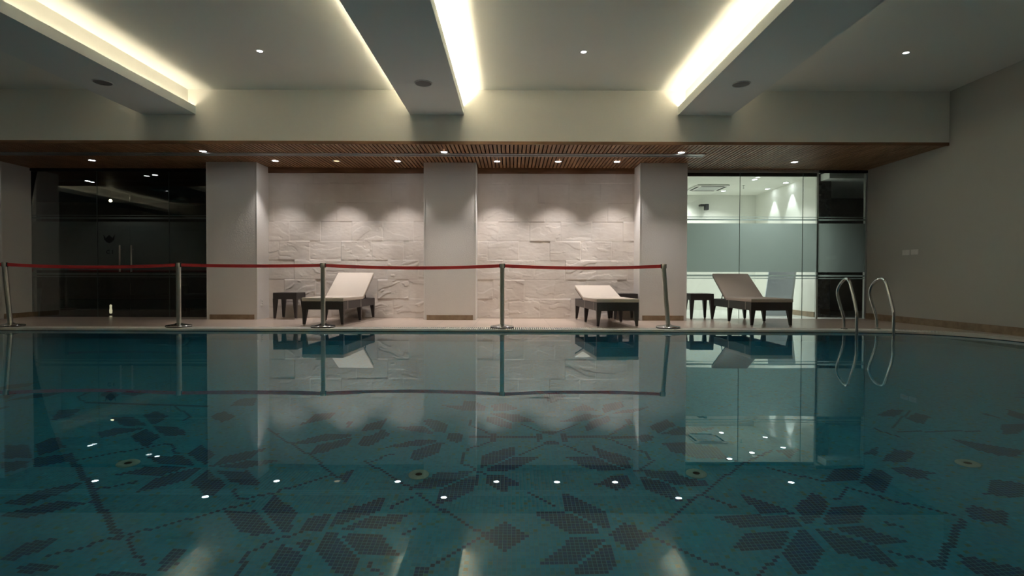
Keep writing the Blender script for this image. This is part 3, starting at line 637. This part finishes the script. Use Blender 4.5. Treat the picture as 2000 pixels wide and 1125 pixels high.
b = MB(); b.box(6.02,6.30,YG+0.40,YG+0.65,DK,ZS); struct(b.build('trim_2', M['granite']), 'dark granite facing behind the glass', 'trim')
b = MB(); b.box(6.09,9.0,13.0,13.1,DK,ZS); b.box(9.0,9.1,YG,13.1,DK,ZS); struct(b.build('wall_corridor', M['lounge_wall']), 'dark wall at the end of the side corridor', 'wall')
b = MB(); b.box(6.09,9.0,YG+0.1,13.0,2.72,ZS); struct(b.build('ceiling_corridor', M['ceiling']), 'grey ceiling of the side corridor', 'ceiling')
for x, y, l in ((5.03,11.3,'nearest the glass'),(4.95,12.75,'on the the air conditioner side'),(4.05,13.05,'near the back wall'),(4.4,10.9,'beside the nearest one')):
    downlight(x, y, ZS, 'recessed light in the bright room '+l, 'lights in the bright room', SPOT_GYM*(1 if y < 12 else 0.6), 'lens', (0.98,1.0,0.97), 130, 0.05, 0.6)
for x, y, l in ((5.86,11.66,'nearer'),(5.84,12.45,'farther')):
    downlight(x, y, ZS, 'recessed wall-washing light, the %s one beside the side wall' % l, 'wall washers in the bright room', SPOT_GYM*0.55, 'lens', (0.93,1.0,1.0), 60, 0.05, 0.4)
t = thing('air_conditioner', 'round-cornered ceiling cassette air conditioner in the bright room', 'air conditioner', (4.40,12.25,ZS-0.002))
MB().box(-0.36,0.36,-0.36,0.36,-0.03,0.0,0.012).build('panel', M['white_plastic'], t)
MB().box(-0.22,0.22,-0.22,0.22,-0.036,-0.029,0.003).build('intake_grille', M['alu'], t)
for k in range(4):
    MB().box(-0.25,0.25,0.28,0.33,-0.034,-0.028,rot=Matrix.Rotation(k*PI/2,4,'Z')).build('air_slot', M['dark_gap'], t)
t = thing('wall_camera', 'small dark camera on a bracket on the back wall of the bright room', 'camera', (4.68,13.4,2.58))
MB().box(-0.09,0.03,-0.16,0.0,-0.01,0.03,0.004).build('bracket', M['black_plastic'], t)
MB().box(0.0,0.09,-0.22,-0.10,-0.12,0.03,0.012).build('housing', M['black_plastic'], t)
t = thing('sprinkler', 'small sprinkler hanging from the ceiling of the bright room', 'sprinkler', (5.1,12.0,ZS))
MB().lathe([(0.03,0),(0.03,-0.006),(0.01,-0.008),(0.01,-0.06),(0.018,-0.065),(0.018,-0.07),(0,-0.07)],16).build('head', M['steel'], t, True)
# grey board leaning behind the glass
t = thing('leaning_board', 'blue-grey board leaning behind the glass, right of the far-right lounger', 'board', (0,0,0))
b = MB(); b.prism([(5.17,DK),(5.72,DK),(5.83,1.0),(5.30,1.0)], 'y', 11.18, 11.21); b.build('panel', M['grey_board'], t)
b = MB(); b.prism([(5.72,DK),(5.75,DK),(5.86,1.0),(5.83,1.0)], 'y', 11.17, 11.22); b.build('edge_rail', M['alu'], t)

# ------------------------------------------------------------------ dark lounge behind the left-hand doors
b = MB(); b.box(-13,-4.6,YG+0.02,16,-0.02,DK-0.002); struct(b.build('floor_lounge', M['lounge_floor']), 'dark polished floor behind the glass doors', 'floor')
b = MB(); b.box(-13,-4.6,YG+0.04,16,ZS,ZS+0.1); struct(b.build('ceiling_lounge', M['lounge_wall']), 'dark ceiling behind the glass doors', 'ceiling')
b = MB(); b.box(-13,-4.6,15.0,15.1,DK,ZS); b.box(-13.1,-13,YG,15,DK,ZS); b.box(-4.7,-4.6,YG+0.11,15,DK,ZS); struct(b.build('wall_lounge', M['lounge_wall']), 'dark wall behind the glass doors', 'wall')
for x, y, l in ((-9.1,11.66,'on the left, above the doors'),(-7.2,10.97,'just behind the door head')):
    downlight(x, y, ZS, 'small ceiling light in the dark lounge '+l, 'lights in the dark lounge', SPOT_LOUNGE, 'lens_soft', (1,0.95,0.85), 100, 0.045, 0.6)
t = thing('pendant_lamp', 'small warm bulb hanging in the dark lounge behind the doors', 'lamp', (-9.6,13.0,2.62))
MB().lathe([(0,-0.04),(0.03,-0.02),(0.035,0.0),(0.02,0.03),(0,0.035)],20).build('bulb', M['lounge_cove'], t, True)
MB().tube([(0,0,0.03),(0,0,ZS-2.62)],0.004,6).build('cord', M['black_plastic'], t)
t = thing('floor_lantern', 'small glowing lantern standing on the floor behind the dark glass doors', 'lantern', (-8.1,10.95,DK))
MB().lathe([(0,0),(0.05,0),(0.05,0.02),(0,0.02)],20).build('base', M['black_plastic'], t, True)
MB().lathe([(0,0.02),(0.022,0.03),(0.026,0.08),(0.018,0.14),(0.022,0.19),(0,0.21)],20).build('glow', M['lantern'], t, True)
t = thing('reception_desk', 'dark desk in the lounge, seen dimly through the left glass pane', 'desk', (-8.2,12.6,DK))
MB().box(-0.9,0.9,-0.3,0.3,0.72,0.76,0.004).build('desktop', M['desk_wood'], t); MB().box(-0.88,0.88,-0.28,-0.25,0,0.72).build('front_panel', M['desk_wood'], t)
for s in (-1,1): MB().box(s*0.88-0.02,s*0.88+0.02,-0.25,0.28,0,0.72).build('side_panel', M['desk_wood'], t)
def armchair(x, y, rz, label):
    t = thing('armchair', label, 'armchair', (x,y,DK), rz, 'armchairs in the dark lounge')
    MB().box(-0.34,0.34,-0.34,0.34,0.12,0.42,0.05).build('seat', M['dark_upholstery'], t); MB().box(-0.34,0.34,0.22,0.38,0.3,0.86,0.05).build('backrest', M['dark_upholstery'], t)
    for s in (-1,1): MB().box(s*0.38-0.07,s*0.38+0.07,-0.34,0.36,0.12,0.6,0.04).build('armrest', M['dark_upholstery'], t)
    for sx in (-1,1):
        for sy in (-1,1): MB().taper(sx*0.3,sy*0.28,0,0.13,0.015,0.015,0.025,0.025).build('leg', M['desk_wood'], t)
armchair(-6.6,11.6,0.4,'dark armchair behind the right-hand glass pane'); armchair(-5.5,12.3,-0.3,'dark armchair beside the pillar behind the glass')

t = thing('waste_bin', 'pale tapered bin behind the glass, half hidden by the shaded left pillar', 'bin', (-9.36,10.62,DK))
MB().lathe([(0,0),(0.085,0),(0.115,0.52),(0.122,0.53),(0.11,0.53),(0.085,0.03),(0,0.03)],28).build('body', M['bin'], t, True)

# ------------------------------------------------------------------ loungers and side tables
def legs(t, spots, h, top=0.036, bot=0.017):
    for x, y, dx, dy in spots:
        lg = MB().taper(x,y,0.022,h,bot,bot,top,top,dx,dy).build('leg', M['rattan'], t)
        MB().lathe([(0,0),(0.015,0),(0.017,0.006),(0.017,0.024),(0,0.024)],16,x+dx,y+dy).build('foot_cap', M['steel'], lg, True)
def lounger(x, y, rz, recline, label):
    """origin: middle of the foot end, length runs along +Y"""
    t = thing('sun_lounger', label, 'sun lounger', (x,y,DK), rz, 'sun loungers on the pool deck')
    W, LN, A0, A1 = 0.325, 1.70, 0.255, 0.385
    b = MB()
    b.box(-W,W,0,0.045,A0,A1,0.004); b.box(-W,W,LN-0.045,LN,A0,A1,0.004)
    for s in (-1,1): b.box(min(s*W,s*(W-0.045)),max(s*W,s*(W-0.045)),0.04,LN-0.04,A0,A1,0.004)
    b.box(-W+0.04,W-0.04,0.98,1.02,A0+0.03,A1-0.02); b.box(-W+0.04,W-0.04,0.04,LN-0.04,A1-0.03,A1-0.015)
    b.build('frame', M['rattan'], t)
    legs(t, [(-W+0.037,0.038,-0.016,-0.014),(W-0.037,0.038,0.016,-0.014),(-W+0.037,0.90,-0.016,0),(W-0.037,0.90,0.016,0),(-W+0.037,LN-0.038,-0.016,0.014),(W-0.037,LN-0.038,0.016,0.014)], A0+0.01)
    H = 1.00
    sc = MB().box(-W-0.006,W+0.006,-0.012,H,A1,A1+0.055,0.012,seg=3).build('seat_cushion', M['fabric'], t, True)
    piv = Matrix.Translation((0,H,A1+0.012)) @ Matrix.Rotation(recline,4,'X')
    bc = MB().box(-W-0.006,W+0.006,0.005,0.76,-0.008,0.040,0.012,seg=3,rot=piv).build('back_cushion', M['fabric'], t, True)
    bf = MB(); bf.box(-W+0.005,W-0.005,0.0,0.75,-0.034,-0.009,0.003,rot=piv); bf.build('backrest_frame', M['rattan'], t)
    q = piv @ Vector((0,0.28,-0.034)); 
    for s in (-1,1): MB().tube([(s*(W-0.06),q.y,q.z),(s*(W-0.06),min(q.y+0.10,LN-0.06),A1-0.02)],0.008,8).build('back_strut', M['black_plastic'], t)
    for s in (-1,1):
        for yy in (0.20,0.86):
            MB().box(min(s*W,s*(W+0.003)),max(s*W,s*(W+0.003)),yy,yy+0.012,A0+0.005,A1+0.005).build('tie_cord', M['piping'], sc)
    return t
lounger(-2.945,8.44,math.radians(-2),math.radians(34),'lounger with raised pale backrest in front of the left stone wall')
lounger(1.615,8.27,math.radians(4.5),math.radians(15),'low reclined lounger in front of the right stone wall')
lounger(4.06,8.47,math.radians(0.3),math.radians(34),'shaded lounger with raised backrest before the bright glass')
def side_table(x, y, rz, label):
    t = thing('side_table', label, 'side table', (x,y,DK), rz, 'square rattan side tables')
    W = 0.212; A0, A1 = 0.365, 0.465
    b = MB()
    b.box(-W,W,-W,-W+0.03,A0,A1,0.003); b.box(-W,W,W-0.03,W,A0,A1,0.003); b.box(-W,-W+0.03,-W+0.03,W-0.03,A0,A1,0.003); b.box(W-0.03,W,-W+0.03,W-0.03,A0,A1,0.003)
    b.build('apron', M['rattan'], t)
    MB().box(-W,W,-W,W,A1,A1+0.018,0.004).build('tabletop', M['rattan'], t)
    legs(t, [(sx*(W-0.034),sy*(W-0.034),sx*0.012,sy*0.012) for sx in (-1,1) for sy in (-1,1)], A0+0.01)
side_table(-4.08,9.95,0.0,'dark square side table left of the left lounger')
side_table(2.045,9.93,0.0,'dark side table half hidden behind the low reclined lounger')
side_table(3.455,10.06,0.0,'dark square side table between the right pillar and the shaded lounger')

# ------------------------------------------------------------------ barrier posts and belts
def post(x, y, lx, ly, label):
    t = thing('barrier_post', label, 'barrier post', (x,y,DK+0.006), 0, 'steel belt barrier posts')
    MB().lathe([(0,0),(0.172,0),(0.178,0.004),(0.178,0.012)],48).build('rubber_foot', M['rubber'], t, True)
    MB().lathe([(0.178,0.012),(0.180,0.018),(0.172,0.026),(0.12,0.036),(0.06,0.046),(0.042,0.056),(0,0.056)],48).build('base', M['steel'], t, True)
    top = Vector((lx,ly,0.93))
    MB().tube([(0,0,0.05),top*0.5,top],0.033,28).build('pole', M['steel_dull'], t, True)
    m = Matrix.Translation(top)
    hd = MB().lathe([(0.034,-0.035),(0.037,-0.033),(0.037,0.030),(0.034,0.034),(0,0.035)],28,mat=m).build('belt_head', M['steel_dull'], t, True)
    k = MB()
    for a in (0,PI): k.box(0.024,0.041,-0.017,0.017,-0.033,0.032,0.003,rot=m@Matrix.Rotation(a,4,'Z'))
    k.build('belt_slot', M['black_plastic'], hd)
    return t, Vector((x+lx,y+ly,DK+0.006+0.93))
PY = 8.17
posts = [post(-10.3,PY,0,0,'barrier post out at the far left of the pool'),
    post(-7.56,PY,-0.075,0,'leaning barrier post at the left edge before the shaded pillar'),
    post(-5.02,PY,0,0,'upright barrier post before the dark glass doors'),
    post(-2.845,PY,0.0,0,'barrier post in front of the left lounger'),
    post(-0.147,PY,0,0,'barrier post before the right stone wall, near the centre pillar'),
    post(2.355,PY,-0.075,0,'leaning barrier post at the right end of the red belt')]
names = ['red belt strung from the left edge to the leaning post','red belt crossing the dark glass doors','red belt crossing the left pillar and side table','red belt crossing the centre pillar','red belt crossing the right stone wall']
for (a, pa), (c, pc), nm, sag in zip(posts[:-1], posts[1:], names, (0.03,0.035,0.012,0.035,0.03)):
    b = MB(); P0 = pa+Vector((0.041,0,0.0)); P1 = pc-Vector((0.041,0,0.0)); R = [[],[],[],[]]
    for k in range(25):
        u = k/24; p = P0.lerp(P1,u); p.z -= sag*4*u*(1-u)
        for q, (dy,dz) in enumerate(((-0.001,-0.024),(-0.001,0.024),(0.001,0.024),(0.001,-0.024))): R[q].append((p.x,p.y+dy,p.z+dz))
    for q in range(4): b.strip(R[q],R[(q+1)%4])
    tag(b.build('barrier_belt', M['belt']), nm, 'barrier belt', 'red barrier belts')

# ------------------------------------------------------------------ pool ladder
t = thing('pool_ladder', 'steel pool ladder with two arched handrails at the right pool edge', 'pool ladder', (0,0,0))
def smooth(P, n=8):
    P = [Vector(p) for p in P]; out = []
    for i in range(len(P)-1):
        p0, p1, p2, p3 = P[max(i-1,0)], P[i], P[i+1], P[min(i+2,len(P)-1)]
        for k in range(n):
            u = k/n; out.append(0.5*((2*p1)+(p2-p0)*u+(2*p0-5*p1+4*p2-p3)*u*u+(3*p1-p0-3*p2+p3)*u**3))
    return out+[P[-1]]
for xb, xf in ((4.965,4.905),(5.455,5.43)):
    P = [(xb,8.10,DK+0.005),(xb-0.003,8.10,0.14),(xb-0.012,8.105,0.23),(xb-0.03,8.15,0.38),(xb-0.05,8.19,0.55),(xb-0.05,8.17,0.66),(xb-0.03,8.09,0.755),(xf+0.02,7.985,0.785),(xf,7.89,0.745),(xf-0.005,7.84,0.66),(xf,7.76,0.45),(xf,7.725,0.345),(xf,7.71,0.28),(xf,7.71,0.10),(xf,7.71,-0.4),(xf,7.71,-0.85)]
    MB().tube(smooth(P),0.020,16).build('handrail', M['steel'], t, True)
    MB().lathe([(0.021,0.012),(0.045,0.008),(0.048,0.0)],28,xb,8.10,DK+0.005).build('flange', M['steel'], t, True)
for z in (-0.25,-0.5,-0.75): MB().box(4.905,5.43,7.69,7.77,z-0.012,z+0.012,0.004).build('tread', M['steel'], t)

# ------------------------------------------------------------------ switches and sockets
for y, l in ((9.30,'pair of pale switches on the right wall, left plate'),(9.10,'pair of pale switches on the right wall, right plate')):
    t = thing('wall_switch', l, 'switch', (XR,y,1.24), 0, 'switch plates on the right wall')
    MB().box(-0.010,0.0,-0.085,0.085,-0.043,0.043,0.002).build('plate', M['white_plastic'], t)
    for k in (-0.04,0.04): MB().box(-0.014,-0.009,k-0.034,k+0.034,-0.03,0.03,0.002).build('rocker', M['white_plastic'], t)
t = thing('wall_socket', 'white socket low on the side of the pillar by the left stone wall', 'socket', (-4.575,9.92,0.33))
MB().box(-0.001,0.010,-0.043,0.043,-0.06,0.06,0.002).build('plate', M['white_plastic'], t)
b = MB()
for z in (-0.02,0.022):
    for yy in (-0.012,0.012): b.box(0.009,0.011,yy-0.003,yy+0.003,z-0.007,z+0.007)
b.build('slots', M['black_plastic'], t)
